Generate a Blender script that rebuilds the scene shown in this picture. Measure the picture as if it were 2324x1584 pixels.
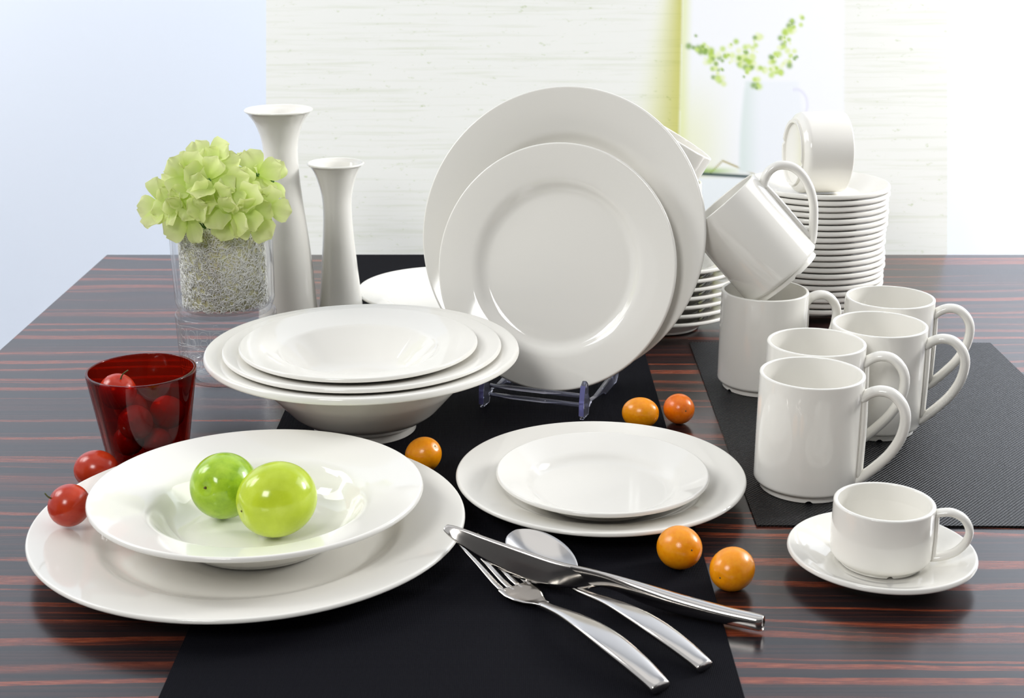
import bpy, bmesh, math, random
import numpy as np
from mathutils import Vector, Matrix, Quaternion
random.seed(7)
for o in list(bpy.data.objects): bpy.data.objects.remove(o, do_unlink=True)
S = bpy.context.scene
C = S.collection
PI = math.pi

# ------------------------------------------------------------------ camera
cd = bpy.data.cameras.new('camera'); cam = bpy.data.objects.new('camera', cd); C.objects.link(cam)
PITCH = math.radians(17.745)
cam.location = (0, 0, 0.432); cam.rotation_euler = (PI/2 - PITCH, 0, 0)
cd.sensor_width = 36; cd.lens = 50.0; cd.clip_start = 0.02
cd.dof.use_dof = True; cd.dof.focus_distance = 1.12; cd.dof.aperture_fstop = 20
S.camera = cam
# ------------------------------------------------------------------ world, lamps, exposure
w = bpy.data.worlds.new('studio'); S.world = w; w.use_nodes = True
w.node_tree.nodes['Background'].inputs[0].default_value = (0.93, 0.95, 1.0, 1)
w.node_tree.nodes['Background'].inputs[1].default_value = 0.66
def area(name, loc, target, sx, sy, power, col=(1, 1, 1)):
    l = bpy.data.lights.new(name, 'AREA'); l.shape = 'RECTANGLE'; l.size = sx; l.size_y = sy; l.energy = power; l.color = col
    o = bpy.data.objects.new(name, l); C.objects.link(o); o.location = loc
    o.rotation_euler = (Vector(target) - Vector(loc)).to_track_quat('-Z', 'Y').to_euler()
    return o
area('softbox_overhead', (0.0, 1.40, 1.75), (0, 1.25, 0), 1.7, 1.1, 2.5)
area('softbox_right', (1.50, 1.60, 0.95), (0.1, 1.25, 0.05), 0.9, 0.9, 10.5)
area('softbox_left', (-1.50, 1.55, 1.0), (-0.1, 1.2, 0.05), 0.5, 0.8, 7)
area('softbox_front', (-0.65, -0.45, 1.25), (0.05, 1.2, 0.05), 0.5, 0.5, 16)
area('backdrop_lamp_right', (1.80, 1.70, 0.80), (1.30, 2.2, 0.12), 0.5, 0.5, 44)
area('backdrop_lamp_left', (-1.45, 1.20, 1.2), (-0.85, 2.2, 0.1), 0.6, 0.6, 13, (.98, .99, 1))
S.view_settings.view_transform = 'Standard'; S.view_settings.look = 'None'
S.view_settings.exposure = -0.20; S.view_settings.gamma = 1.0; S.view_settings.use_curve_mapping = False

# ------------------------------------------------------------------ material helpers
def s2l(c):
    return tuple(((x/255)/12.92 if x/255 <= .04045 else ((x/255+.055)/1.055)**2.4) for x in c)
def mat(name, col, rough=0.5, **kw):
    m = bpy.data.materials.new(name); m.use_nodes = True
    b = m.node_tree.nodes['Principled BSDF']
    b.inputs['Base Color'].default_value = (*col, 1); b.inputs['Roughness'].default_value = rough
    for k, v in kw.items():
        b.inputs[k.replace('_', ' ')].default_value = v
    return m
class NT:
    def __init__(s, m): s.t = m.node_tree; s.b = s.t.nodes.get('Principled BSDF'); s.out = s.t.nodes['Material Output']
    def n(s, kind, **kw):
        x = s.t.nodes.new(kind)
        for k, v in kw.items(): setattr(x, k, v)
        return x
    def l(s, a, b): s.t.links.new(a, b)
    def map(s, scale, coord='Object', rot=(0, 0, 0)):
        tc = s.n('ShaderNodeTexCoord'); mp = s.n('ShaderNodeMapping'); mp.inputs['Scale'].default_value = scale; mp.inputs['Rotation'].default_value = rot
        s.l(tc.outputs[coord], mp.inputs['Vector']); return mp.outputs['Vector']
    def noise(s, vec, scale=1, detail=3, rough=.5, dist=0):
        x = s.n('ShaderNodeTexNoise'); x.inputs['Scale'].default_value = scale; x.inputs['Detail'].default_value = detail
        x.inputs['Roughness'].default_value = rough; x.inputs['Distortion'].default_value = dist
        if vec is not None: s.l(vec, x.inputs['Vector'])
        return x.outputs['Fac']
    def ramp(s, f, stops):
        r = s.n('ShaderNodeValToRGB'); e = r.color_ramp.elements
        while len(e) > len(stops): e.remove(e[-1])
        while len(e) < len(stops): e.new(1)
        for q, (p, c) in zip(e, stops): q.position = p; q.color = (*c, 1) if len(c) == 3 else c
        s.l(f, r.inputs['Fac']); return r.outputs['Color']
    def mix(s, f, a, b, mode='MIX'):
        x = s.n('ShaderNodeMix', data_type='RGBA', blend_type=mode)
        for sock, v in ((x.inputs[0], f), (x.inputs[6], a), (x.inputs[7], b)):
            if isinstance(v, (int, float)): sock.default_value = v
            elif isinstance(v, tuple): sock.default_value = (*v, 1)
            else: s.l(v, sock)
        return x.outputs[2]
    def math(s, op, a, b=None):
        x = s.n('ShaderNodeMath', operation=op)
        for i, v in enumerate((a, b)):
            if v is None: continue
            if isinstance(v, (int, float)): x.inputs[i].default_value = v
            else: s.l(v, x.inputs[i])
        return x.outputs[0]
    def bump(s, h, strength, dist=.001):
        x = s.n('ShaderNodeBump'); x.inputs['Strength'].default_value = strength; x.inputs['Distance'].default_value = dist
        s.l(h, x.inputs['Height']); s.l(x.outputs['Normal'], s.b.inputs['Normal'])
    def sep(s, v):
        x = s.n('ShaderNodeSeparateXYZ'); s.l(v, x.inputs[0]); return x.outputs

M = {}
M['porcelain'] = mat('porcelain', (0.835, 0.815, 0.755), 0.06, Specular_IOR_Level=0.5)
M['steel'] = mat('steel', (0.72, 0.685, 0.64), 0.15, Metallic=1.0)
# ebony tabletop
m = mat('ebony', (0.01, 0.01, 0.01), 0.26, Coat_Weight=0.22, Coat_Roughness=0.2); t = NT(m); M['ebony'] = m
warp = t.noise(t.map((1.6, 3.0, 1)), 1.3, 3, .5)
v0 = t.map((0.55, 105, 1)); x = t.sep(v0)
yy = t.math('ADD', x[1], t.math('MULTIPLY', warp, 7.0))
cb = t.n('ShaderNodeCombineXYZ'); t.l(x[0], cb.inputs[0]); t.l(yy, cb.inputs[1])
n1 = t.noise(cb.outputs[0], 0.55, 4, .62)
s1 = t.ramp(n1, [(0.0, (0, 0, 0)), (0.525, (0, 0, 0)), (0.560, (1, 1, 1)), (0.72, (1, 1, 1)), (0.78, (.2, .2, .2))])
grain = t.noise(t.map((70, 900, 1)), 1, 3, .6)
fade = t.noise(t.map((1.6, 14, 1)), 1, 2, .5)
s2 = t.mix(1.0, s1, t.ramp(fade, [(0.34, (.05, .05, .05)), (0.50, (1, 1, 1))]), 'MULTIPLY')
red = t.ramp(grain, [(0.3, (.080, .012, .005)), (0.5, (.19, .036, .013)), (0.75, (.33, .085, .035))])
thin = t.ramp(t.noise(t.map((1.0, 420, 1)), 1, 3, .6), [(0.46, (.006, .006, .008)), (0.70, (.050, .014, .010))])
t.l(t.mix(s2, thin, red), t.b.inputs['Base Color'])
t.b.inputs['Specular IOR Level'].default_value = 0.55
# runner cloth
m = mat('black_cloth', (0.0062, 0.0062, 0.0088), 0.8, Specular_IOR_Level=0.06); t = NT(m); M['cloth'] = m
xs = t.sep(t.map((1, 1, 1)))
wv = t.math('ADD', t.math('SINE', t.math('MULTIPLY', xs[0], 2*PI/.0011)), t.math('SINE', t.math('MULTIPLY', xs[1], 2*PI/.0013)))
t.bump(t.math('ADD', wv, t.math('MULTIPLY', t.noise(t.map((600, 90, 1)), 1, 2), 2)), 0.5, .0003)
# woven vinyl mat
m = mat('woven_vinyl', (0.012, 0.012, 0.013), 0.30, Specular_IOR_Level=0.28); t = NT(m); M['vinyl'] = m
xs = t.sep(t.map((1, 1, 1)))
a = t.math('SINE', t.math('MULTIPLY', xs[0], 2*PI/.0030)); b = t.math('SINE', t.math('MULTIPLY', xs[1], 2*PI/.0034))
wv = t.math('MULTIPLY', a, b)
t.bump(wv, 1.0, .0006)
t.l(t.ramp(t.math('ADD', t.math('MULTIPLY', wv, .5), .5), [(0.3, (.003, .003, .003)), (0.8, (.014, .014, .016))]), t.b.inputs['Base Color'])
# walls and backdrop
m = mat('blue_white_wall', (0.70, 0.775, 0.90), 0.6); t = NT(m); M['wall'] = m
t.l(t.ramp(t.noise(t.map((1.2, 1, .5)), 1.5, 2), [(0.3, (.76, .82, .92)), (0.7, (.80, .85, .93))]), t.b.inputs['Base Color'])
M['dark_wall'] = mat('dark_wall', (0.10, 0.095, 0.09), 0.8)
M['floor'] = mat('pale_floor', (0.66, 0.68, 0.72), 0.5)
M['board'] = mat('white_board', (0.8, 0.8, 0.78), 0.6)
m = mat('print_ink', (0.8, 0.8, 0.8), 0.55, Specular_IOR_Level=0.2); t = NT(m); M['print'] = m
at = t.n('ShaderNodeAttribute', attribute_name='Col')
fib = t.ramp(t.noise(t.map((7, 1, 210)), 1, 4, .6), [(0.30, (.90, .915, .86)), (0.5, (1, 1, 1)), (0.75, (1, 1, 1))])
spk = t.ramp(t.noise(t.map((90, 1, 200)), 1, 3, .65), [(0.22, (.70, .76, .58)), (0.36, (1, 1, 1))])
msk = at.outputs['Alpha']
t.l(t.mix(msk, at.outputs['Color'], t.mix(1.0, t.mix(1.0, at.outputs['Color'], fib, 'MULTIPLY'), spk, 'MULTIPLY')), t.b.inputs['Base Color'])
# glass (thin-walled)
def thin_glass(name, tint, edge, gloss_rough=0.0, ior=1.45):
    m = bpy.data.materials.new(name); m.use_nodes = True; t = NT(m); t.t.nodes.remove(t.b)
    tr = t.n('ShaderNodeBsdfTransparent'); gl = t.n('ShaderNodeBsdfGlossy'); gl.inputs['Roughness'].default_value = gloss_rough
    lw = t.n('ShaderNodeLayerWeight'); lw.inputs[0].default_value = 0.25
    t.l(t.ramp(lw.outputs['Facing'], [(0.0, tint), (0.80, tint), (1.0, edge)]), tr.inputs[0])
    fr = t.n('ShaderNodeFresnel'); ge = t.n('ShaderNodeNewGeometry')
    t.l(t.math('ADD', t.math('MULTIPLY', ge.outputs['Backfacing'], 1/ior-ior), ior), fr.inputs['IOR'])
    mx = t.n('ShaderNodeMixShader'); t.l(fr.outputs[0], mx.inputs[0]); t.l(tr.outputs[0], mx.inputs[1]); t.l(gl.outputs[0], mx.inputs[2])
    t.l(mx.outputs[0], t.out.inputs[0]); return m
M['glass'] = thin_glass('clear_glass', (.985, .988, .99), (.74, .77, .84))
M['redglass'] = thin_glass('red_glass', (.66, .12, .065), (.25, .022, .014), ior=1.5)
M['acrylic'] = mat('acrylic', (0.80, 0.82, 1.0), 0.03, Transmission_Weight=0.92, IOR=1.45)
M['acrylic_edge'] = mat('acrylic_edge', (0.38, 0.38, 0.78), 0.12, Transmission_Weight=0.55, IOR=1.45)
M['etch'] = mat('etched_line', (0.82, 0.83, 0.80), 0.7)
def fruit(name, stops, scale, rough, bump=0.0, bscale=400, **kw):
    m = mat(name, (1, 1, 1), rough, **kw); t = NT(m)
    t.l(t.ramp(t.noise(t.map((1, 1, 1)), scale, 4, .6), stops), t.b.inputs['Base Color'])
    if bump: t.bump(t.noise(t.map((1, 1, 1)), bscale, 2), bump, .0006)
    return m
M['tomato'] = fruit('tomato_skin', [(0.3, (.40, .020, .005)), (0.7, (.52, .045, .010))], 1.5, 0.22, Subsurface_Weight=0.15, Subsurface_Scale=0.004)
M['kumquat'] = fruit('kumquat_skin', [(0.3, (.86, .27, .003)), (0.65, (.92, .34, .005))], 5, 0.22, 0.12, 26, Subsurface_Weight=0.12, Subsurface_Scale=0.004)
M['kumquat_red'] = fruit('deep_kumquat_skin', [(0.3, (.76, .14, .003)), (0.65, (.82, .19, .004))], 5, 0.22, 0.12, 26, Subsurface_Weight=0.12, Subsurface_Scale=0.004)
M['jujube'] = fruit('green_jujube_skin', [(0.25, (.20, .36, .012)), (0.55, (.36, .55, .03)), (0.8, (.46, .64, .06))], 2.2, 0.16, 0.05, 8)
M['jujube_pale'] = fruit('pale_jujube_skin', [(0.25, (.42, .53, .02)), (0.55, (.50, .62, .035)), (0.8, (.58, .70, .07))], 2.0, 0.16, 0.05, 8)
M['stalk'] = mat('stalk', (0.09, 0.11, 0.03), 0.6)
M['brown'] = mat('brown_scar', (0.10, 0.07, 0.02), 0.7)
M['eye'] = mat('flower_eye', (0.06, 0.17, 0.015), 0.6)
M['stem'] = mat('flower_stem', (0.12, 0.24, 0.03), 0.6)
m = mat('petal', (0.7, 0.85, 0.3), 0.5, Specular_IOR_Level=0.3); t = NT(m); M['petal'] = m
at = t.n('ShaderNodeAttribute', attribute_name='Col')
vein = t.noise(t.map((130, 130, 130)), 1, 3)
col = t.mix(t.math('MULTIPLY', vein, .35), at.outputs['Color'], (.78, .86, .42))
t.l(col, t.b.inputs['Base Color'])
tl = t.n('ShaderNodeBsdfTranslucent'); t.l(col, tl.inputs[0]); mx = t.n('ShaderNodeMixShader'); mx.inputs[0].default_value = .5
t.l(t.b.outputs[0], mx.inputs[1]); t.l(tl.outputs[0], mx.inputs[2]); t.l(mx.outputs[0], t.out.inputs[0])
M['fibre'] = mat('white_fibre', (0.88, 0.87, 0.82), 0.4)
M['potcore'] = mat('cream_pot_lining', (0.70, 0.67, 0.40), 0.7)

# ------------------------------------------------------------------ mesh helpers
def mk(name, verts, faces, smooth=True):
    me = bpy.data.meshes.new(name); me.from_pydata([tuple(v) for v in verts], [], faces)
    bm = bmesh.new(); bm.from_mesh(me); bmesh.ops.recalc_face_normals(bm, faces=bm.faces); bm.to_mesh(me); bm.free()
    if smooth: me.polygons.foreach_set('use_smooth', [True]*len(me.polygons))
    me.update(); return me
def obj(name, me, m=None, parent=None, loc=None, rot=None, mw=None):
    o = bpy.data.objects.new(name, me); C.objects.link(o)
    if m is not None and me is not None and not me.materials: me.materials.append(m)
    if parent is not None: o.parent = parent
    if loc is not None: o.location = loc
    if rot is not None: o.rotation_euler = rot
    if mw is not None: o.matrix_world = mw
    return o
def tag(o, label, cat, group=None):
    o['label'] = label; o['category'] = cat
    if group: o['group'] = group
    return o
def thing(name, label, cat, loc=(0, 0, 0), rot=(0, 0, 0), group=None):
    o = bpy.data.objects.new(name, None); C.objects.link(o); o.location = loc; o.rotation_euler = rot; o.empty_display_size = .02
    return tag(o, label, cat, group)
def fillet(pts, seg=6):
    """pts: (r, z[, fillet radius]) -> polyline with rounded corners"""
    out = []
    for i, p in enumerate(pts):
        f = p[2] if len(p) > 2 else 0
        if f <= 0 or i in (0, len(pts)-1): out.append((p[0], p[1])); continue
        P = Vector(p[:2]); A = Vector(pts[i-1][:2]) - P; B = Vector(pts[i+1][:2]) - P
        la, lb = A.length, B.length; A.normalize(); B.normalize()
        ang = A.angle(B)
        d = min(f/math.tan(ang/2), la*.49, lb*.49)
        a = P + A*d; b = P + B*d
        for k in range(seg+1):
            u = k/seg; q = a*(1-u)**2 + P*2*u*(1-u) + b*u*u; out.append((q.x, q.y))
    return out
def lathe_geo(prof, n=96):
    V, F = [], []; ring = []
    for r, z in prof:
        if r < 1e-6: V.append((0, 0, z)); ring.append([len(V)-1])
        else:
            s = len(V)
            for k in range(n): a = 2*PI*k/n; V.append((r*math.cos(a), r*math.sin(a), z))
            ring.append(list(range(s, s+n)))
    for A, B in zip(ring, ring[1:]):
        if len(A) == 1 and len(B) == 1: continue
        for k in range(n):
            k2 = (k+1) % n
            if len(A) == 1: F.append((A[0], B[k], B[k2]))
            elif len(B) == 1: F.append((A[k], B[0], A[k2]))
            else: F.append((A[k], B[k], B[k2], A[k2]))
    return V, F
def lathe(name, prof, n=96): return mk(name, *lathe_geo(prof, n))
def catmull(P, m=8):
    P = [Vector(p) for p in P]; Q = [2*P[0]-P[1]] + P + [2*P[-1]-P[-2]]; out = []
    for i in range(1, len(Q)-2):
        for k in range(m):
            u = k/m; a, b, c, d = Q[i-1:i+3]
            out.append(.5*((2*b)+(c-a)*u+(2*a-5*b+4*c-d)*u*u+(3*b-a-3*c+d)*u**3))
    out.append(P[-1]); return out
def sweep_geo(path, side, wa, wb, n=14, off=0):
    """tube along path; section half-size wa along `side`, wb across; wa/wb may be functions of u"""
    V, F = [], []; L = len(path)
    for i, p in enumerate(path):
        tng = (path[min(i+1, L-1)] - path[max(i-1, 0)]).normalized()
        s = (Vector(side) - tng*Vector(side).dot(tng)).normalized(); q = tng.cross(s)
        u = i/(L-1); A = wa(u) if callable(wa) else wa; B = wb(u) if callable(wb) else wb
        for k in range(n):
            a = 2*PI*k/n; V.append(p + s*A*math.cos(a) + q*B*math.sin(a))
    for i in range(L-1):
        for k in range(n):
            k2 = (k+1) % n; F.append((off+i*n+k, off+i*n+k2, off+(i+1)*n+k2, off+(i+1)*n+k))
    F.append(tuple(off+k for k in range(n))); F.append(tuple(off+(L-1)*n+k for k in range(n)))
    return V, F
def join(*geos):
    V, F = [], []
    for v, f in geos:
        s = len(V); V += list(v); F += [tuple(i+s for i in q) for q in f]
    return V, F
def box_geo(x0, x1, y0, y1, z0, z1):
    V = [(x, y, z) for z in (z0, z1) for y in (y0, y1) for x in (x0, x1)]
    return V, [(0, 2, 3, 1), (4, 5, 7, 6), (0, 1, 5, 4), (2, 6, 7, 3), (0, 4, 6, 2), (1, 3, 7, 5)]
def bevel(o, wdt, seg=2):
    b = o.modifiers.new('bevel', 'BEVEL'); b.width = wdt; b.segments = seg; b.limit_method = 'ANGLE'; return o

# ------------------------------------------------------------------ setting
wb_ = obj('wall_back', mk('wall_back', *box_geo(-3.2, 3.2, 2.20, 2.26, -0.75, 2.6), smooth=False), M['wall']); wb_['kind'] = 'structure'
wf = obj('added_wall_front', mk('added_wall_front', *box_geo(-3.2, 3.2, -1.26, -1.2, -0.75, 2.6), smooth=False), M['dark_wall']); wf['kind'] = 'structure'  # unseen dark wall added behind the camera for the cutlery to reflect
fl = obj('floor', mk('floor', *box_geo(-3.2, 3.2, -1.2, 2.26, -0.80, -0.75), smooth=False), M['floor']); fl['kind'] = 'structure'
table = thing('dining_table', 'dark striped ebony dining table carrying the white tableware', 'table', (0.09, 1.15, -0.75))
tt = obj('tabletop', mk('tabletop', *box_geo(-0.60, 0.90, -0.75, 0.590, 0.715, 0.75), smooth=False), M['ebony'], table); bevel(tt, .0015)
for sx in (-.54, .84):
    for sy in (-.68, .52):
        lg = obj('leg', mk('leg', *box_geo(sx-.03, sx+.03, sy-.03, sy+.03, 0, .715), smooth=False), M['ebony'], table); bevel(lg, .002)
# printed board leaning back behind the table
FW = Vector((0, math.cos(PITCH), -math.sin(PITCH))); UP = Vector((0, math.sin(PITCH), math.cos(PITCH)))
B0 = Vector((0, 0, .432)) + FW*1.83            # point of the board where print coordinates (1162, 792) lie
K = 1.83/3228                                  # metres per print unit
def bp(px, py, d=0): return B0 + Vector(((px-1162)*K, 0, 0)) - UP*((py-792)*K) - FW*d
def smooth_(a, b, x): u = np.clip((x-a)/(b-a), 0, 1); return u*u*(3-2*u)
def print_colours(px, py):
    n = px.shape[0]; L = lambda c: np.array(s2l(c))
    col = np.tile(L((240, 241, 236)), (n, 1)); fibre = np.ones(n)
    def over(c, a):
        nonlocal col
        col = col*(1-a[:, None]) + L(c)*a[:, None]
    edge = 1549 - py*0.022
    left = 1478 - py*.27
    band = smooth_(0, 1, (px-left)/(edge-left))*(px < edge)
    over((238, 241, 214), np.clip(band*1.6, 0, 1)*.8); over((206, 205, 122), band**2.0)
    page = smooth_(-5, 5, px-edge)*(1-smooth_(-6, 6, px-1915)); over((244, 246, 249), page); fibre *= 1-page
    yellowish = page*(1-smooth_(1560, 1690, px))*smooth_(120, 330, py); over((236, 239, 208), yellowish*.9)  # yellowish ink towards the lower left of the printed page
    over((226, 233, 170), page*(1-smooth_(0, 28, px-edge))*.8)
    # table shown in the print
    over((236, 242, 245), page*smooth_(396, 410, py))
    # page corner
    cor = smooth_(0, 8, py-(363+np.abs(px-1640)*.42*(px > 1640)+np.abs(px-1640)*1.0*(px <= 1640)))*(1-smooth_(396, 402, py))*page*(px < 1760)
    over((246, 248, 244), cor)
    ln = np.exp(-((py-(365+np.where(px > 1640, (px-1640)*.42, (1640-px)*1.0)))/2.6)**2)*page*(px > 1610)*(px < 1712); over((176, 164, 110), ln*.9)
    gr = np.exp(-((py-388)/7)**2)*page*(px < 1690)*smooth_(1700, 1600, px); over((150, 190, 80), gr*.8)
    dk = np.exp(-((py-(395+(px-1600)*.06))/4.2)**2)*page*(1-smooth_(1700, 1730, px)); over((34, 66, 66), dk)
    # jug
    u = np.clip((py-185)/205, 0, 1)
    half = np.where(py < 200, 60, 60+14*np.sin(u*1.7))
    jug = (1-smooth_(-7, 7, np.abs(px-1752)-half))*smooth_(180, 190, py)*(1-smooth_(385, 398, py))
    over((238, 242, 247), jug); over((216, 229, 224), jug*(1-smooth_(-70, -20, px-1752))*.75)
    hd = np.exp(-((np.hypot((px-1806)/1.0, (py-238)/1.35)-26)/3.0)**2)*(px > 1800); over((228, 228, 244), hd*.8)
    # sprigs of small green flowers
    rng = np.random.RandomState(3)
    spr = [((1566, 101), (1625, 120), 13), ((1625, 120), (1690, 140), 12), ((1660, 90), (1705, 150), 10), ((1720, 82), (1700, 160), 9), ((1600, 120), (1640, 180), 10),
           ((1812, 40), (1780, 90), 14), ((1785, 90), (1745, 150), 9), ((1810, 120), (1760, 160), 8), ((1690, 150), (1775, 165), 12), ((1640, 170), (1630, 184), 4), ((1700, 170), (1720, 195), 6)]
    for (a, b, k) in spr:
        for i in range(int(k*1.8)):
            q = rng.rand(); cx = a[0]+(b[0]-a[0])*q+rng.randn()*8; cy = a[1]+(b[1]-a[1])*q+rng.randn()*7; r = 2.8+rng.rand()*5
            c = [(200, 224, 120), (178, 208, 84), (222, 236, 165), (236, 243, 205), (134, 168, 84)][rng.randint(5)]
            over(c, np.exp(-(((px-cx)**2+(py-cy)**2)/r**2)**1.5)*.9)
    return col, fibre
N1, N2 = 470, 250
gx = np.linspace(604, 2150, N1); gy = np.linspace(-130, 640, N2)
PX, PY = np.meshgrid(gx, gy); px, py = PX.ravel(), PY.ravel()
banner = thing('printed_backdrop', 'cream printed backdrop board leaning behind the table, showing a jug of green sprigs', 'backdrop', (0.12, 1.5, -0.75))
def wpt(v): return Vector(v) - Vector(banner.location)
cor = [bp(604, -240), bp(2150, -240), bp(2150, 1944), bp(604, 1944)]
bv = [wpt(p) for p in cor] + [wpt(p + FW*.006) for p in cor]
bo = obj('board', mk('board', bv, [(0, 1, 2, 3), (4, 7, 6, 5), (0, 4, 5, 1), (1, 5, 6, 2), (2, 6, 7, 3), (3, 7, 4, 0)], smooth=False), M['board'], banner)
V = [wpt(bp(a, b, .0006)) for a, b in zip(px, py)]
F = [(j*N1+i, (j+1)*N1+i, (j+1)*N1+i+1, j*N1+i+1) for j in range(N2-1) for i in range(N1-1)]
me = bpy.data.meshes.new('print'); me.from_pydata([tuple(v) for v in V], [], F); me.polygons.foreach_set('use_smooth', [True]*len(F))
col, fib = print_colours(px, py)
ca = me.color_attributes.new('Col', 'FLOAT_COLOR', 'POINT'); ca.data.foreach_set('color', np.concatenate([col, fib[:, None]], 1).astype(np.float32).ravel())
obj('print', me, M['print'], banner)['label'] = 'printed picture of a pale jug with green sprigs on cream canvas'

# ------------------------------------------------------------------ cloths
run = obj('table_runner', mk('table_runner', *box_geo(-.165, .165, -.70, .545, 0, .0012), smooth=False), M['cloth'], loc=(-.034, 1.19, 0))
tag(run, 'long black cloth runner laid across the striped table', 'table runner')
pm = obj('placemat', mk('placemat', *box_geo(-.1515, .1515, -.2185, .2185, 0, .0015), smooth=False), M['vinyl'], loc=(.3285, 1.149, 0), rot=(0, 0, -.008))
tag(pm, 'black woven vinyl placemat under the white mugs', 'placemat')
ZR, ZM = .0012, .0015

# ------------------------------------------------------------------ plates
def plate_prof(R, h, well=.66, floor=.0052, wz=None, foot=.58, t=.0042, edge=.0017):
    wz = floor + .006 if wz is None else wz
    return fillet([(0, floor), ((well-.05)*R, floor, .03), (well*R+.003, wz, .02), (R-.001, h, edge), (R, h-t*.75, edge), ((well+.03)*R, wz-.0050, .02),
                   ((foot+.03)*R, .0026, .004), ((foot+.02)*R, 0, .001), ((foot-.02)*R, 0, .001), ((foot-.03)*R, .0016, .001), (0, .0020)])
def soup_prof(R, h, well=.64, floor=.0062, rise=.70, fl=.46, foot=.44, t=.0045, edge=.0018, wf=.02):
    wz = floor + (h-floor)*rise
    return fillet([(0, floor), (fl*R, floor+.0006, .03), (well*R, wz, wf), (R-.001, h, edge), (R, h-t*.8, edge), ((well+.02)*R, wz-.0052, .02),
                   ((foot+.06)*R, .0042, .015), ((foot+.02)*R, .0028, .002), ((foot+.01)*R, 0, .001), ((foot-.03)*R, 0, .001), ((foot-.04)*R, .0018, .001), (0, .0020)], 8)
def plate(name, prof, loc, label, cat='plate', group=None, rot=(0, 0, 0), me=None):
    o = obj(name, me or lathe(name, prof, 128), M['porcelain'], loc=loc, rot=rot); return tag(o, label, cat, group)
plate('dinner_plate', plate_prof(.1491, .0205, well=.68), (-.1812, .9033, ZR), 'large white dinner plate lying under the soup plate with green fruit')
plate('soup_plate', soup_prof(.1139, .0385, well=.65, rise=.66, fl=.52, wf=.016), (-.1745, .8990, ZR+.0061), 'white soup plate holding two green fruits', rot=(math.radians(-.6), 0, 0))
plate('flat_plate', plate_prof(.1088, .0185, well=.68), (.0663, .9876, ZR), 'white plate lying flat on the runner with a smaller plate on it')
plate('side_plate', plate_prof(.0785, .0205, well=.68), (.0664, .9680, ZR+.0078), 'small white side plate lying on a larger flat plate')
BX, BY = -.1244, 1.1285
R = .1309
bowl_prof = fillet([(0, .011), (.26*R, .012, .03), (.50*R, .034, .03), (.615*R, .0615, .015), (R-.0015, .0725, .0024), (R, .0670, .0024), (.665*R, .0555, .006),
                    (.615*R, .0400, .02), (.47*R, .0185, .03), (.36*R, .0085, .006), (.335*R, .0070, .002), (.33*R, 0, .001), (.29*R, 0, .001), (.28*R, .004, .001), (0, .004)], 8)
plate('large_bowl', bowl_prof, (BX, BY, ZR), 'large white rimmed bowl at the bottom of three nested bowls', 'bowl', 'nested bowls')
plate('rimmed_bowl', soup_prof(.1155, .0455, well=.63, rise=.78, fl=.38, foot=.33, floor=.0065), (BX+.0004, BY-.0020, .0312), 'white rimmed bowl between the largest and smallest of three nested bowls', 'bowl', 'nested bowls')
plate('small_bowl', soup_prof(.0985, .0400, well=.665, rise=.80, fl=.36, foot=.34, floor=.0065, wf=.010), (BX-.0022, BY-.0065, .0408), 'smallest white rimmed bowl, topmost of three nested bowls', 'bowl', 'nested bowls')
plate('back_plate', plate_prof(.0954, .0180, well=.68), (-.075, 1.5138, ZR), 'white plate lying on the runner behind the bowls and standing plates')
# standing plates: local z -> plate normal facing the camera
YAW, TILT = .34, .285
def stand_plate(name, D, base, label):
    nb = Vector((math.sin(YAW), math.cos(YAW), 0)); up = Vector((0, 0, 1))*math.cos(TILT) + nb*math.sin(TILT)
    nrm = -nb*math.cos(TILT) + Vector((0, 0, 1))*math.sin(TILT); ux = up.cross(nrm)
    h = D*.5*.16
    ctr = Vector(base) + up*(D/2) - nrm*h
    mw = Matrix((ux, up, nrm)).transposed().to_4x4(); mw.translation = ctr
    o = obj(name, lathe(name, plate_prof(D/2, h, well=.67, floor=.0055, wz=.0115), 160), M['porcelain'], mw=mw)
    return tag(o, label, 'plate', 'plates propped upright on the clear stand')
stand_plate('upright_plate', .2222, (.0268, 1.1980, .0095), 'smaller white plate propped upright in front on the clear stand')
stand_plate('upright_plate', .2670, (.0300, 1.2150, .0125), 'largest white plate propped upright behind another upright plate')
# clear stand
st = thing('plate_stand', 'clear acrylic easel stand holding two upright white plates', 'plate stand', (.018, 1.165, ZR), (0, 0, -YAW))
prof = [(-.004, 0), (.010, 0), (.0125, .006), (.020, .009), (.060, .0035), (.066, 0), (.100, 0), (.108, .006), (.106, .012), (.078, .011), (.036, .0085), (.016, .0115), (.0095, .019), (.0075, .030), (.003, .0335), (-.0015, .030), (-.0055, .016)]
for sx in (-.0458, .0458):
    V = [(sx-.0022, y, z) for y, z in prof] + [(sx+.0022, y, z) for y, z in prof]; n = len(prof)
    F = [tuple(range(n)), tuple(range(2*n-1, n-1, -1))] + [(k, (k+1) % n, n+(k+1) % n, n+k) for k in range(n)]
    lg = obj('side_leg', mk('side_leg', V, F, smooth=False), M['acrylic'], st); bevel(lg, .0007, 1)
    ed = [(-.0060, .004), (-.0058, .0158), (-.0019, .0300), (-.0013, .0300), (-.0053, .0158), (-.0055, .004)]
    V = [(sx-.0021, y, z) for y, z in ed] + [(sx+.0021, y, z) for y, z in ed]; n = 6
    F = [tuple(range(n)), tuple(range(2*n-1, n-1, -1))] + [(k, (k+1) % n, n+(k+1) % n, n+k) for k in range(n)]
    obj('front_edge', mk('front_edge', V, F, smooth=False), M['acrylic_edge'], lg)
for y, z in ((.012, .0160), (.012, .0075), (.090, .008)):
    br = obj('cross_bar', mk('cross_bar', *sweep_geo([Vector((-.0436, y, z)), Vector((.0436, y, z))], (0, 1, 0), .0024, .0020, 12), smooth=True), M['acrylic'], st)
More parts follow.
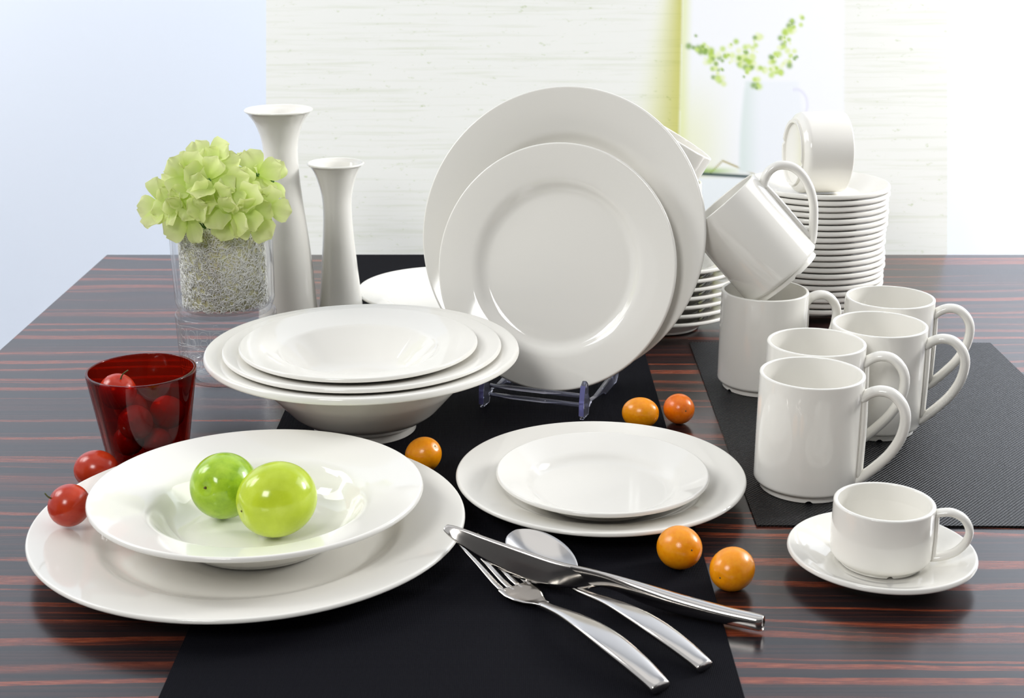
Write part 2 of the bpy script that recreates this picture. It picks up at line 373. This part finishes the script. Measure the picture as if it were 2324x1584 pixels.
# ------------------------------------------------------------------ plate stacks
ORD = 'first second third fourth fifth sixth seventh eighth ninth tenth eleventh twelfth thirteenth fourteenth fifteenth sixteenth seventeenth eighteenth nineteenth twentieth'.split()
SX, SY = .1560, 1.432
sp = lathe('stack_soup_plate', soup_prof(.078, .0235, well=.68, rise=.62, fl=.56, foot=.50, t=.0044), 112)
for k in range(7):
    lab = 'white soup plate, %s from the top of the short stack behind the standing plates' % ORD[6-k]
    if k == 6: lab = 'topmost soup plate of the short stack, with a mug standing in it'
    if k == 0: lab = 'lowest soup plate of the short stack, resting on the table'
    o = obj('stacked_soup_plate', sp, M['porcelain'], loc=(SX+random.uniform(-.0008, .0008), SY+random.uniform(-.0008, .0008), ZR+k*.00885)); tag(o, lab, 'plate', 'short stack of soup plates')
TX, TY = .3278, 1.5071
R = .076
sauc = lambda R: fillet([(0, .0050), (.40*R, .0050, .01), (.50*R, .0062, .01), (.80*R, .0125, .03), (R-.0012, .0172*R/.0624, .0016), (R, .0172*R/.0624-.0036, .0016),
                         (.78*R, .0075, .03), (.58*R, .0024, .006), (.565*R, 0, .001), (.52*R, 0, .001), (.51*R, .0016, .001), (0, .0018)], 7)
sc = lathe('stack_saucer', fillet([(0, .0044), (.46*R, .0044, .01), (.57*R, .0052, .01), (R-.0012, .0165, .0020), (R, .0114, .0022), (.95*R, .0102, .004), (.60*R, .0022, .004), (.555*R, .0016, .001), (.55*R, 0, .001), (.50*R, 0, .001), (.49*R, .0014, .001), (0, .0016)], 7), 128)
dx = 0
for k in range(20):
    if k in (4, 9, 13): dx += random.uniform(-.0012, .0012)
    lab = 'white saucer, %s from the top of the tall saucer stack behind the mugs' % ORD[19-k]
    if k == 19: lab = 'topmost saucer of the tall stack, with a cup lying on it'
    if k == 0: lab = 'lowest saucer of the tall stack, resting on the table'
    o = obj('stacked_saucer', sc, M['porcelain'], loc=(TX+dx+random.uniform(-.0008, .0008), TY+random.uniform(-.0008, .0008), k*.00645)); tag(o, lab, 'saucer', 'tall stack of saucers')
ZTOP = 19*.00645
# ------------------------------------------------------------------ mugs and cups
MR, MH = .0389, .0912
mug_body = lathe('mug_body', fillet([(0, .0085), (MR-.0042, .0085, .006), (MR-.0032, MH-.01), (MR-.0028, MH, .0011), (MR, MH, .0012), (MR+.0003, MH*.5), (MR+.0003, .0062, .0040), (.88*MR, .0044, .0008), (.86*MR, .0044), (.82*MR, .005), (0, .005)], 6), 112)
def ring_foot(name, R0, R1, h):
    # foot ring with small drain notches
    prof = fillet([(R0, h), (R0, .0004, .0004), (R1, 0, .0004), (R1-.0006, h)], 3); n = 112; V, F = [], []
    for r, z in prof:
        for k in range(n):
            zz = z + (.0014 if (k % 28 in (5, 6)) and z < .001 else 0); a = 2*PI*k/n; V.append((r*math.cos(a), r*math.sin(a), zz))
    for i in range(len(prof)-1):
        for k in range(n): F.append((i*n+k, i*n+(k+1) % n, (i+1)*n+(k+1) % n, (i+1)*n+k))
    return mk(name, V, F)
mug_foot = ring_foot('mug_foot', .80*MR, .885*MR, .0055)
hp = catmull([Vector((MR+dxx, 0, z)) for dxx, z in ((-.0012, .0760), (.004, .0808), (.012, .0838), (.021, .0822), (.0285, .0745), (.0312, .0640), (.0290, .0500), (.0225, .0365), (.0130, .0245), (.0040, .0150), (-.0012, .0105))], 7)
hv1 = sweep_geo(hp, (0, 1, 0), lambda u: .0055+.0012*max(0, abs(u-.5)*2-.75)*4, lambda u: .0040, 16)
hs = catmull([Vector((MR+dxx, 0, z)) for dxx, z in ((.0005, .0790), (.0013, .0600), (.0013, .0400), (.0010, .0140))], 6)
hv2 = sweep_geo(hs, (0, 1, 0), .0052, lambda u: .0026, 12)
mug_handle = mk('mug_handle', *join(hv1, hv2))
def mug(label, loc, az=0, mw=None):
    t_ = thing('mug', label, 'mug', loc, (0, 0, az), 'white mugs')
    if mw is not None: t_.matrix_world = mw
    obj('body', mug_body, M['porcelain'], t_); obj('handle', mug_handle, M['porcelain'], t_); obj('foot_ring', mug_foot, M['porcelain'], t_)
    return t_
mug('white mug at the placemat edge, right behind the cup and saucer', (.2238, 1.0035, ZM), -.42)
mug('white mug standing directly behind the mug nearest the cup and saucer', (.2425, 1.0800, ZM), -.30)
mug('white mug on the open part of the placemat, its handle fully in view', (.3050, 1.1290, ZM), -.36)
mug('white mug at the back corner of the placemat, beside the tall saucer stack', (.3345, 1.2120, ZM), -.22)
mug('upright white mug carrying another tilted mug in its mouth', (.2280, 1.2360, ZM), .18)
ax = Vector((-.660, .165, .730)).normalized(); hx = Vector((.74, .10, .66)); hx = (hx - ax*hx.dot(ax)).normalized(); hy_ = ax.cross(hx)
mw = Matrix((hx, hy_, ax)).transposed().to_4x4() @ Matrix.Rotation(-.12, 4, 'Z'); mw.translation = Vector((.2460, 1.2360, .1025))
mug('white mug tipped over at an angle, resting in the mouth of another mug', (0, 0, 0), 0, mw)
mug('white mug standing on the short stack of soup plates, mostly hidden', (.1545, 1.432, 6*.00885+.0074+ZR), 2.4)

def cup_parts(R, H):
    s = R/.0331
    body = lathe('cup_body', fillet([(0, .0060*s), (R-.0055*s, .0060*s, .006*s), (R-.0030*s, H-.012*s, .01), (R-.0030*s, H, .0013*s), (R, H, .0015*s), (R+.0004, H*.5), (R, .0060*s, .0060*s), (.86*R, .0022*s, .001), (.80*R, .0026*s), (0, .0030*s)], 7), 112)
    foot = ring_foot('cup_foot', .74*R, .82*R, .0030*s)
    P = [(-.001, .0385), (.004, .0402), (.0105, .0408), (.0175, .0375), (.0218, .0300), (.0205, .0215), (.0145, .0135), (.0060, .0088), (-.001, .0070)]
    g1 = sweep_geo(catmull([Vector((R+a*s, 0, b*s)) for a, b in P], 7), (0, 1, 0), .0042*s, .0027*s, 14)
    g2 = sweep_geo(catmull([Vector((R+a*s, 0, b*s)) for a, b in ((.0004, .0395), (.0009, .025), (.0006, .0065))], 6), (0, 1, 0), .0042*s, .0020*s, 12)
    return body, mk('cup_handle', *join(g1, g2)), foot
small_cup = cup_parts(.0331, .0435); big_cup = cup_parts(.0425, .0545); mid_cup = cup_parts(.0385, .0495)
def cup(label, P, mw, name='cup', group=None):
    t_ = thing(name, label, 'cup', group=group); t_.matrix_world = mw
    for n_, me_ in zip(('body', 'handle', 'foot_ring'), P): obj(n_, me_, M['porcelain'], t_)
    return t_
plate('saucer', sauc(.0624), (.2466, .8637, 0), 'white saucer on the bare table under the small coffee cup', 'saucer')
cup('small white coffee cup standing on a single saucer', small_cup, Matrix.Translation((.2466, .8655, .0060)) @ Matrix.Rotation(-.30, 4, 'Z'), 'coffee_cup')
# cup lying on its side: base to the left and a little towards the camera
ax = Vector((math.cos(.11), math.sin(.11), 0))
q = Vector((0, 0, 1)).rotation_difference(ax).to_matrix().to_4x4()
mw = Matrix.Translation(Vector((.3225, 1.500, ZTOP+.0058+.0427)) - ax*.0270) @ q @ Matrix.Rotation(PI*.5, 4, 'Z')
cup('white cup lying on its side on top of the saucer stack', big_cup, mw, 'coffee_cup')
mw = Matrix.Translation((.1435, 1.431, .1545)) @ Matrix.Rotation(math.radians(31), 4, 'Y') @ Matrix.Rotation(PI, 4, 'Z')
cup('white cup tipped into a mug behind the large upright plate', mid_cup, mw, 'coffee_cup')
# ------------------------------------------------------------------ vases
def vase(label, loc, P):
    outer = catmull([Vector((r, 0, z)) for r, z in P], 8); pr = [(p.x, p.z) for p in outer]
    inner = [(max(r-.0030, .003), z) for r, z in reversed(pr) if z > .012]
    rr, zz = pr[-1]
    prof = [(0, .002), (pr[0][0]-.003, .002), (pr[0][0]-.0025, 0)] + pr + [(rr+.0002, zz+.0012), (rr-.0010, zz+.0020), (rr-.0024, zz+.0014)] + inner[1:] + [(0, inner[-1][1])]
    o = obj('bud_vase', lathe('bud_vase', prof, 96), M['porcelain'], loc=loc); return tag(o, label, 'vase', 'white porcelain vases')
vase('taller white porcelain vase with flared mouth behind the flowers', (-.2365, 1.445, 0), [(.0300, 0), (.0312, .006), (.0295, .03), (.0260, .08), (.0205, .13), (.0178, .165), (.0182, .190), (.0235, .2085), (.0305, .2195), (.0345, .2230)])
vase('shorter white porcelain vase with flared mouth beside the back plate', (-.1825, 1.460, ZR), [(.0235, 0), (.0243, .006), (.0228, .015), (.0195, .05), (.0163, .087), (.0150, .115), (.0162, .134), (.0212, .1525), (.0262, .1620), (.0293, .1645)])
# ------------------------------------------------------------------ glass vase, pot and hydrangea
GX, GY = -.2668, 1.2745
GR = .0456
gv = thing('glass_vase', 'clear two-tier glass vase with etched lines, holding the hydrangea pot', 'vase', (GX, GY, 0))
ZD, ZT = .0640, .1375
obj('upper_chamber', lathe('upper_chamber', fillet([(0, ZD+.003), (GR-.0055, ZD+.003, .004), (GR-.0020, ZD+.010, .004), (GR-.0006, ZT, .0009), (GR+.0012, ZT, .0009), (GR+.0002, ZD+.010, .004), (GR-.0035, ZD-.001, .003), (0, ZD-.001)], 5), 112), M['glass'], gv)
obj('lower_chamber', lathe('lower_chamber', fillet([(0, .0100), (GR*.55, .0080, .01), (GR*.80, .0040, .004), (GR-.0042, .0085, .003), (GR-.0012, ZD-.006, .002), (GR+.0001, ZD-.0012, .0006), (GR+.0012, ZD-.003, .0006), (GR-.0006, .010, .004), (GR-.0015, .0035, .002), (GR-.0035, 0, .001), (GR*.7, 0, .001), (GR*.5, .0025), (0, .0030)], 5), 112), M['glass'], gv)
# etched lines on the lower chamber, as fine relief on the curved wall
def on_wall(s, z): a = s/GR - PI/2; r = GR - .0006 + (z-.01)/(ZD-.013)*.0016 + .00012; return Vector((r*math.cos(a), r*math.sin(a), z))
def ring2(cx, cz, r, a0=0, a1=2*PI, n=24): return [on_wall(cx+r*math.cos(a0+(a1-a0)*k/n), cz+r*math.sin(a0+(a1-a0)*k/n)) for k in range(n+1)]
lines = []
for k in range(-3, 4):
    cx = k*.0125
    lines += [ring2(cx, .050, .0042), ring2(cx, .0425, .0036), [on_wall(cx-.0062, .037+.018*j/6) for j in range(7)], ring2(cx, .026, .0042, 0, PI, 14), ring2(cx, .026, .0026, 0, PI, 12),
              [on_wall(cx-.0042, .017), on_wall(cx-.0042, .026)], [on_wall(cx+.0042, .017), on_wall(cx+.0042, .026)], [on_wall(cx, .017), on_wall(cx, .0285)]]
for z in (.0565, .0385, .0365, .0165, .0145): lines.append([on_wall(-.05+.1*j/40, z+.0012*math.sin(j*.35+z*300)) for j in range(41)])
lines.append([on_wall(-.045+.06*j/20, .033+.012*(j/20)**.5) for j in range(21)]); lines.append([on_wall(-.045+.05*j/20, .030+.009*(j/20)) for j in range(21)])
g = [sweep_geo(L, (0, 0, 1) if abs((L[-1]-L[0]).z) < .004 else (1, .3, 0), .00009, .00009, 4) for L in lines if len(L) > 1]
obj('etching', mk('etching', *join(*g)), M['etch'], gv)['label'] = 'fine etched arches and rings on the lower glass'
# pot of pressed fibre
PR = .0388
pot = thing('fibre_pot', 'white tangled fibre pot inside the upper glass chamber', 'flower pot', (GX, GY, ZD+.0050))
PH = .0790
obj('lining', lathe('lining', fillet([(0, .001), (PR-.003, .001, .003), (PR-.0016, .02), (PR-.0014, PH-.002), (PR-.004, PH-.002), (PR-.005, .01), (0, .008)], 3), 64), M['potcore'], pot)
rr = random.Random(5); G = []
for k in range(4300):
    a = rr.uniform(0, 2*PI); z = rr.uniform(.001, PH); L = rr.uniform(.004, .011); th = rr.uniform(0, PI*2); bend = rr.uniform(-1.5, 1.5); rad = PR-.0012+rr.uniform(0, .0016)
    pts = []
    for j in range(5):
        u = (j/4-.5)*L; t2 = th + bend*(j/4-.5)
        s_ = u*math.cos(t2); zz = min(max(z+u*math.sin(t2), .0006), PH+.0006); aa = a + s_/PR
        pts.append(Vector((rad*math.cos(aa), rad*math.sin(aa), zz)))
    w_ = rr.uniform(.00022, .00042)
    if (pts[-1]-pts[0]).length < .001: continue
    G.append(sweep_geo(pts, (math.cos(a), math.sin(a), .01), w_, w_, 4))
fo = obj('fibres', mk('fibres', *join(*G)), M['fibre'], pot); fo['kind'] = 'stuff'
# hydrangea head
hy = thing('hydrangea', 'pale green hydrangea flower head standing in the fibre pot', 'flower', (GX, GY, ZD+.012))
def petal_mesh(L, W, cup_, twist, seed):
    r_ = random.Random(seed); nu, nv = 7, 9; V, F, Cc = [], [], []
    ph = r_.uniform(0, 6); rf = r_.uniform(.0006, .0014)
    for i in range(nu):
        u = i/(nu-1)
        wd = W*(.10+.90*math.sin(PI*min(u*.66, 1)**.95))*(1 if u < .72 else math.sqrt(max(0, 1-((u-.72)/.292)**2)))
        for j in range(nv):
            v = j/(nv-1)*2-1
            x_ = L*u*(1-.07*v*v*u); y_ = wd*v
            z_ = cup_*L*u*u + .18*W*(v*v)*u + rf*math.sin(v*5+ph+u*3)*u*1.4 + twist*y_*u - .25*cup_*L*u**4
            V.append((x_, y_, z_)); k_ = min(1, u*1.15)
            e_ = max(0, abs(v)-.6)*.6*u
            Cc.append((.60+.27*k_+e_*.1, .78+.13*k_, .10+.36*k_+.15*e_, 1))
    for i in range(nu-1):
        for j in range(nv-1): F.append((i*nv+j, i*nv+j+1, (i+1)*nv+j+1, (i+1)*nv+j))
    me_ = bpy.data.meshes.new('petal'); me_.from_pydata(V, [], F); me_.polygons.foreach_set('use_smooth', [True]*len(F))
    c_ = me_.color_attributes.new('Col', 'FLOAT_COLOR', 'POINT'); c_.data.foreach_set('color', np.array(Cc, np.float32).ravel()); me_.materials.append(M['petal']); return me_
PET = [petal_mesh(.0225, .0112, c_, tw, s_) for c_, tw, s_ in ((.08, .1, 1), (.16, -.1, 2), (.0, .15, 3), (.28, 0, 4), (-.12, -.15, 5))]
def ico(r, loc=(0, 0, 0), sub=1):
    bm = bmesh.new(); bmesh.ops.create_icosphere(bm, subdivisions=sub, radius=r); V = [v.co + Vector(loc) for v in bm.verts]; F = [tuple(v.index for v in f.verts) for f in bm.faces]; bm.free(); return V, F
HC = Vector((0, 0, .0665))        # dome centre in the flower's own frame
spots = [(466, 448), (577, 466), (413, 470), (542, 493), (530, 421), (449, 388), (511, 364), (603, 394), (632, 420), (428, 424), (506, 455), (626, 484), (374, 474), (482, 350), (572, 425), (448, 498), (592, 506), (500, 395)]
fl_pts = []
for (a, b) in spots:
    x_ = (a-500)/2483; z_ = (516-b)/2483/.955
    rr2 = 1-(x_/.062)**2-(z_/.074)**2
    y_ = -math.sqrt(max(rr2, 0.0))*.052
    fl_pts.append((Vector((x_, y_, z_))))
for k in range(7):   # far side of the dome
    a = PI*(.08+.84*k/6); fl_pts.append(Vector((.048*math.cos(a), .046*math.sin(a), .016+.03*(k % 3)/2)))
rr = random.Random(11)
for i, p in enumerate(fl_pts):
    nrm = Vector((p.x/.062, p.y/.05*1.5 - (.45 if p.y <= 0 else 0), p.z/.074*.8+.12)).normalized()
    nrm = (nrm + Vector((rr.uniform(-.25, .25), rr.uniform(-.25, .25), rr.uniform(-.2, .25)))).normalized()
    pos = HC + Vector((p.x*.92, p.y*.90, p.z*.72 + .012))
    qn = nrm.to_track_quat('Z', 'Y'); mw = Matrix.Translation(pos) @ qn.to_matrix().to_4x4() @ Matrix.Rotation(rr.uniform(0, 2*PI), 4, 'Z')
    inv = mw.inverted(); root = inv @ (HC + Vector((p.x*.15, p.y*.15, -.02)))
    G = [ico(.0011, (.0011*math.cos(k*PI/2), .0011*math.sin(k*PI/2), .0012)) for k in range(4)]
    G.append(sweep_geo(catmull([Vector((0, 0, 0)), Vector((0, 0, -.010)).lerp(root, .25), root], 4), (1, .2, 0), .0009, .0009, 6))
    f = obj('floret', mk('floret', *join(*G)), M['eye'], hy); f.matrix_local = mw
    sc_ = rr.uniform(.88, 1.12)
    if p.y > .01: sc_ *= .9
    up_ = rr.uniform(.0, .22)
    for k in range(4):
        pe = obj('petal', rr.choice(PET), None, f)
        pe.matrix_local = Matrix.Rotation(k*PI/2+rr.uniform(-.18, .18), 4, 'Z') @ Matrix.Rotation(-(up_+rr.uniform(-.25, .30)), 4, 'Y') @ Matrix.Translation((.0008, 0, .0004*k)) @ Matrix.Scale(sc_*rr.uniform(.9, 1.1), 4)
G = [sweep_geo(catmull([Vector((x_, y_, 0)), Vector((x_*.6, y_*.6, .035)), HC + Vector((x_*2.2, y_*2.2, -.005))], 6), (1, .3, 0), .0014, .0014, 7) for x_, y_ in ((0, 0), (.006, .003), (-.006, .002), (.001, -.007), (.003, .008))]
obj('stem', mk('stem', *join(*G)), M['stem'], hy)
# ------------------------------------------------------------------ red tumbler
RX, RY = -.2900, 1.0540
rt = obj('tumbler', lathe('tumbler', fillet([(0, .0075), (.0275, .0075, .004), (.0400, .0765), (.0402, .0782, .0008), (.0424, .0782, .0008), (.0424, .0765), (.0312, .004, .003), (.0295, 0, .001), (0, .0008)], 5), 112), M['redglass'], loc=(RX, RY, 0))
tag(rt, 'dark red tapered glass tumbler filled with cherry tomatoes', 'glass')
# ------------------------------------------------------------------ fruit
def ovoid(R, sx=1, sz=1, dim=.10, dim2=.03, n=40, m_=26):
    pr = []
    for k in range(m_+1):
        a = PI*k/m_; r = R*sx*math.sin(a); z = R*sz*math.cos(a)
        z -= R*dim*math.exp(-(a/.22)**2); z += R*dim2*math.exp(-((PI-a)/.25)**2); pr.append((0 if k in (0, m_) else r, z))
    return lathe('fruit', pr, n)
TOM = ovoid(1, 1, .96, .07, .02)
def stalk_geo(r0, L, bend): return sweep_geo(catmull([Vector((0, 0, -.1*r0)), Vector((bend*.2*L, 0, L*.5)), Vector((bend*L, 0, L))], 5), (0, 1, 0), lambda u: r0*(1-.35*u), lambda u: r0*(1-.35*u), 7)
def tomato(label, loc, r, rot=(0, 0, 0), stalk=None, group='cherry tomatoes', sz=1):
    t_ = thing('cherry_tomato', label, 'tomato', loc, rot, group)
    f = obj('flesh', TOM, M['tomato'], t_); f.scale = (r, r, r*sz)
    if stalk: s_ = obj('stalk', mk('stalk', *stalk_geo(.0007, stalk, .35)), M['stalk'], t_); s_.location = (0, 0, r*.86*sz)
    return t_
tomato('cherry tomato resting on the rim of the large dinner plate', (-.3030, .8945, .0335), .0148, (.3, -1.0, 0), .006)
tomato('oval cherry tomato on the bare table in front of the red tumbler', (-.3160, 1.0020, .0150), .0150, (PI/2, 0, PI/2-.1), None, sz=1.18)
def pol(d, rho): return rho*math.cos(math.radians(d)), rho*math.sin(math.radians(d))
IN = [(*pol(200, .0190), .0620, .0145, 1)] + [(*pol(d, .0176), 0.0402, .0139, 0) for d in (260, 20, 140)] + [(*pol(d, .0143), .0199, .0120, 0) for d in (320, 80, 200)]
for i, (x_, y_, z_, r, s_) in enumerate(IN):
    tomato('topmost cherry tomato in the red tumbler, with a curved stalk' if s_ else 'cherry tomato seen through the wall of the red tumbler', (RX+x_, RY+y_, z_), r, (rr.uniform(-.3, .3), .35 if s_ else rr.uniform(-2, 2), 0), .011 if s_ else None, 'cherry tomatoes in the tumbler')
KUM = ovoid(1, .93, 1.04, .05, .04)
def kumquat(label, loc, r, rot, red=False, sx=1):
    t_ = thing('kumquat', label, 'kumquat', loc, rot, 'kumquats')
    f = obj('peel', KUM.copy(), M['kumquat_red' if red else 'kumquat'], t_); f.scale = (r, r, r*sx)
    s_ = obj('stem_scar', mk('stem_scar', *ico(.0008)), M['brown'], t_); s_.location = (0, 0, r*sx*.985); s_.scale = (1, 1, .4)
    return t_
kumquat('orange kumquat touching the edge of the large dinner plate', (-.0692, 1.0317, ZR+.0140), .0148, (.4, .8, 0))
kumquat('orange kumquat half hidden behind the flat plates', (.1085, 1.1281, ZR+.0132), .0142, (1.5, .1, 1.2), sx=1.08)
kumquat('deep orange kumquat on the table beside the placemat edge', (.1425, 1.1407, .0134), .0140, (1.2, 1.0, 0), True)
kumquat('orange kumquat on the black runner beside the flat plates', (.1119, .8652, ZR+.0146), .0158, (1.05, .95, 0), sx=1.02)
kumquat('orange kumquat on the bare wood next to the runner edge', (.1431, .8366, .0142), .0153, (.9, -1.6, 0), sx=1.02)
JUJ = ovoid(1, .95, 1.05, .09, .05, 56, 34)
def jujube(label, loc, r, rot, m_, stalk=True):
    t_ = thing('green_jujube', label, 'fruit', loc, rot, 'green fruits on the soup plate')
    f = obj('skin', JUJ.copy(), m_, t_); f.scale = (r, r*1.02, r)
    if stalk: s_ = obj('stalk', mk('stalk', *stalk_geo(.0011, .0022, .1)), M['brown'], t_); s_.location = (0, 0, r*.945)
    else: s_ = obj('blossom_scar', mk('blossom_scar', *ico(.0008)), M['brown'], t_); s_.location = (0, 0, r*.965)
    return t_
ZS = ZR+.0054+.0064
jujube('dark green round fruit with its stalk end showing, on the soup plate', (-.2010, .9165, ZS+.0256), .0240, (math.radians(72), 0, math.radians(-22)), M['jujube'])
jujube('yellow-green oval fruit in front of the darker one, on the soup plate', (-.1595, .8875, ZS+.0280), .0265, (math.radians(96), 0, math.radians(-58)), M['jujube_pale'], False)
# ------------------------------------------------------------------ cutlery
def frame(e, tip, z0):
    d = Vector((tip[0]-e[0], tip[1]-e[1], 0)).normalized(); sd = Vector((d.y, -d.x, 0))
    mw = Matrix((d, sd*-1, Vector((0, 0, 1)))).transposed().to_4x4(); mw.translation = Vector((e[0], e[1], z0)); return mw
def interp(T, u):
    for (a, *A), (b, *B) in zip(T, T[1:]):
        if u <= b:
            k = (u-a)/(b-a); k = k*k*(3-2*k) if False else k
            return [p+(q_-p)*k for p, q_ in zip(A, B)]
    return list(T[-1][1:])
def csmooth(T, m=6):
    P = catmull([Vector((t_[0], t_[1], t_[2])) for t_ in T], m); Q = catmull([Vector((t_[0], t_[3], 0)) for t_ in T], m)
    return [(p.x, p.y, p.z, q_.y) for p, q_ in zip(P, Q)]
def loft_handle(T, power=2.6, n=20, flat=0.0):
    """stations (u, half width, z, half thickness), lens-like section with soft flat top"""
    V, F = [], []; st_ = csmooth(T)
    for u, hw, z, ht in st_:
        for k in range(n):
            a = 2*PI*k/n; c_, s_ = math.cos(a), math.sin(a)
            V.append((u, hw*math.copysign(abs(c_)**(2/power), c_), z+ht*math.copysign(abs(s_)**(2/power), s_)))
    L = len(st_)
    for i in range(L-1):
        for k in range(n): F.append((i*n+k, i*n+(k+1) % n, (i+1)*n+(k+1) % n, (i+1)*n+k))
    F.append(tuple(range(n))); F.append(tuple((L-1)*n+k for k in range(n)))
    return V, F
HAND = [(0.0, .0062, .0040, .0028), (.0012, .0068, .0043, .0034), (.008, .0073, .0058, .0036), (.025, .0084, .0085, .0034), (.050, .0092, .0108, .0030), (.075, .0080, .0110, .0026), (.100, .0052, .0088, .0022), (.120, .0036, .0056, .0020), (.130, .0036, .0042, .0018)]
# fork
fk = thing('fork', 'stainless steel fork lying on the runner under the knife', 'fork', group='cutlery on the runner'); fk.matrix_world = frame((.0842, .7060), (-.0270, .8740), ZR)
obj('handle', mk('handle', *loft_handle([(a*.92, b, c_, d) for a, b, c_, d in HAND])), M['steel'], fk)
def sheet(name, us, hw, zf, th, nv=13, dish=0.0):
    V, F = [], []; nu = len(us)
    for sgn in (1, -1):
        for u in us:
            for j in range(nv):
                v = j/(nv-1)*2-1; V.append((u, hw(u)*v, zf(u, v)+sgn*th/2*(1-.5*v**8)))
    N = nu*nv
    for s_ in range(2):
        for i in range(nu-1):
            for j in range(nv-1): F.append((s_*N+i*nv+j, s_*N+i*nv+j+1, s_*N+(i+1)*nv+j+1, s_*N+(i+1)*nv+j))
    bd = [j for j in range(nv)] + [i*nv+nv-1 for i in range(1, nu)] + [(nu-1)*nv+j for j in range(nv-2, -1, -1)] + [i*nv for i in range(nu-2, 0, -1)]
    for a, b in zip(bd, bd[1:]+bd[:1]): F.append((a, b, N+b, N+a))
    return mk(name, V, F)
def fz(u): # fork head height along its length
    T = [(.118, .0044), (.128, .0026), (.142, .0022), (.158, .0042), (.180, .0095), (.198, .0128), (.2085, .0150)]
    return interp(T, u)[0]
def fhw(u):
    T = [(.116, .0036), (.121, .0046), (.127, .0075), (.134, .0110), (.142, .0126), (.150, .0130), (.175, .0131)]
    return interp(T, u)[0]
us = [.116+.0012*k for k in range(29)]
obj('head', sheet('head', us, fhw, lambda u, v: fz(u)+.0010*v*v, .0018), M['steel'], fk)
for k in range(4):
    y0 = (-.0098, -.0033, .0033, .0098)[k]
    path = [Vector((u, y0*(1-.10*max(0, (u-.148)/.06)), fz(u)+.0010*(y0/.013)**2)) for u in [.146+.00625*i for i in range(11)]]
    obj('tine', mk('tine', *sweep_geo(path, (0, 1, 0), lambda u: .0021*(1-.55*u**1.6), lambda u: .0010*(1-.35*u), 10)), M['steel'], fk)
# spoon
spn = thing('spoon', 'stainless steel spoon lying partly under the knife', 'spoon', group='cutlery on the runner'); spn.matrix_world = frame((.1122, .7298), (.0040, .8800), ZR) @ Matrix.Scale(.885, 4)
H2 = [(a, b, c_, d) for a, b, c_, d in HAND[:-1]] + [(.132, .0033, .0042, .0018), (.142, .0036, .0046, .0016), (.149, .0045, .0058, .0013)]
obj('handle', mk('handle', *loft_handle(H2)), M['steel'], spn)
SL, SW, S0 = .0345, .0222, .1775
def shw(u):
    x_ = (u-S0)/SL; x_ = max(-1, min(1, x_)); return max(.0006, SW*math.sqrt(max(0, 1-x_*x_))*(1+.10*x_))
def sz(u, v):
    x_ = (u-S0)/SL; rr_ = min(1, math.sqrt(max(0, x_*x_ + v*v*(1-x_*x_)))); return .0098 - .0085*(1-rr_**2.0) + .17*max(0, u-.142) - .0045*max(0, -x_)**3
us = [S0+SL*math.sin(-PI/2+PI*k/36) for k in range(37)]
obj('bowl', sheet('bowl', us, shw, sz, .0013, 25), M['steel'], spn)
# knife: blade standing on its edge
kn = thing('knife', 'stainless steel table knife resting across the fork and spoon', 'knife', group='cutlery on the runner'); kn.matrix_world = frame((.1532, .7772), (-.0440, .8634), ZR+.0008) @ Matrix.Rotation(-.012, 4, 'Y')
KT = [(0.0, .0095, .0008), (.0015, .0104, .0000), (.024, .0110, .0000), (.049, .0126, -.0004), (.075, .0152, .0018), (.095, .0172, .0062), (.109, .0180, .0062), (.129, .0176, .0030)]
V, F = [], []; n = 20; P1 = catmull([Vector((a, b, c_)) for a, b, c_ in KT], 6); L = len(P1)
TH = [(0, .0040), (.0015, .0052), (.03, .0058), (.06, .0056), (.085, .0042), (.10, .0026), (.115, .0016), (.129, .0010)]
for p in P1:
    th = interp(TH, p.x)[0]; zc, hz = (p.y+p.z)/2, max((p.y-p.z)/2, .0005)
    for k in range(n):
        a = 2*PI*k/n; c_, s_ = math.cos(a), math.sin(a); V.append((p.x, th*math.copysign(abs(c_)**.8, c_) + .0006*s_, zc+hz*math.copysign(abs(s_)**.8, s_)))
for i in range(L-1):
    for k in range(n): F.append((i*n+k, i*n+(k+1) % n, (i+1)*n+(k+1) % n, (i+1)*n+k))
F += [tuple(range(n)), tuple((L-1)*n+k for k in range(n))]
obj('handle', mk('handle', V, F), M['steel'], kn)
BT = [(.098, .0160, .0085), (.106, .0174, .0066), (.116, .0179, .0042), (.130, .0180, .0026), (.143, .0192, .0022), (.164, .0222, .0042), (.185, .0252, .0110), (.199, .0276, .0170), (.208, .0288, .0218), (.2135, .0289, .0258), (.2150, .0286, .0280)]
P1 = catmull([Vector((a, b, c_)) for a, b, c_ in BT], 6); V, F = [], []; m_ = 9
for p in P1:
    for sgn in (1, -1):
        for j in range(m_):
            v = j/(m_-1); z = p.z+(p.y-p.z)*v; th = .00015+.0008*min(1, v*1.5)*(1-.55*(p.x-.12)/.1)
            tw = .0050*max(0, (.150-p.x)/.027)*(v-.5)*(1 if p.x < .15 else 0)
            V.append((p.x, sgn*th+.0050*(1-v)*min(1, max(0, (p.x-.106)/.035)), z))
q_ = 2*m_
for i in range(len(P1)-1):
    for s_ in range(2):
        for j in range(m_-1): a = i*q_+s_*m_+j; F.append((a, a+1, a+1+q_, a+q_))
    for j in (0, m_-1): a = i*q_+j; b = i*q_+m_+j; F.append((a, b, b+q_, a+q_))
for i in (0, len(P1)-1): F.append(tuple([i*q_+j for j in range(m_)] + [i*q_+m_+j for j in range(m_-1, -1, -1)]))
obj('blade', mk('blade', V, F), M['steel'], kn)
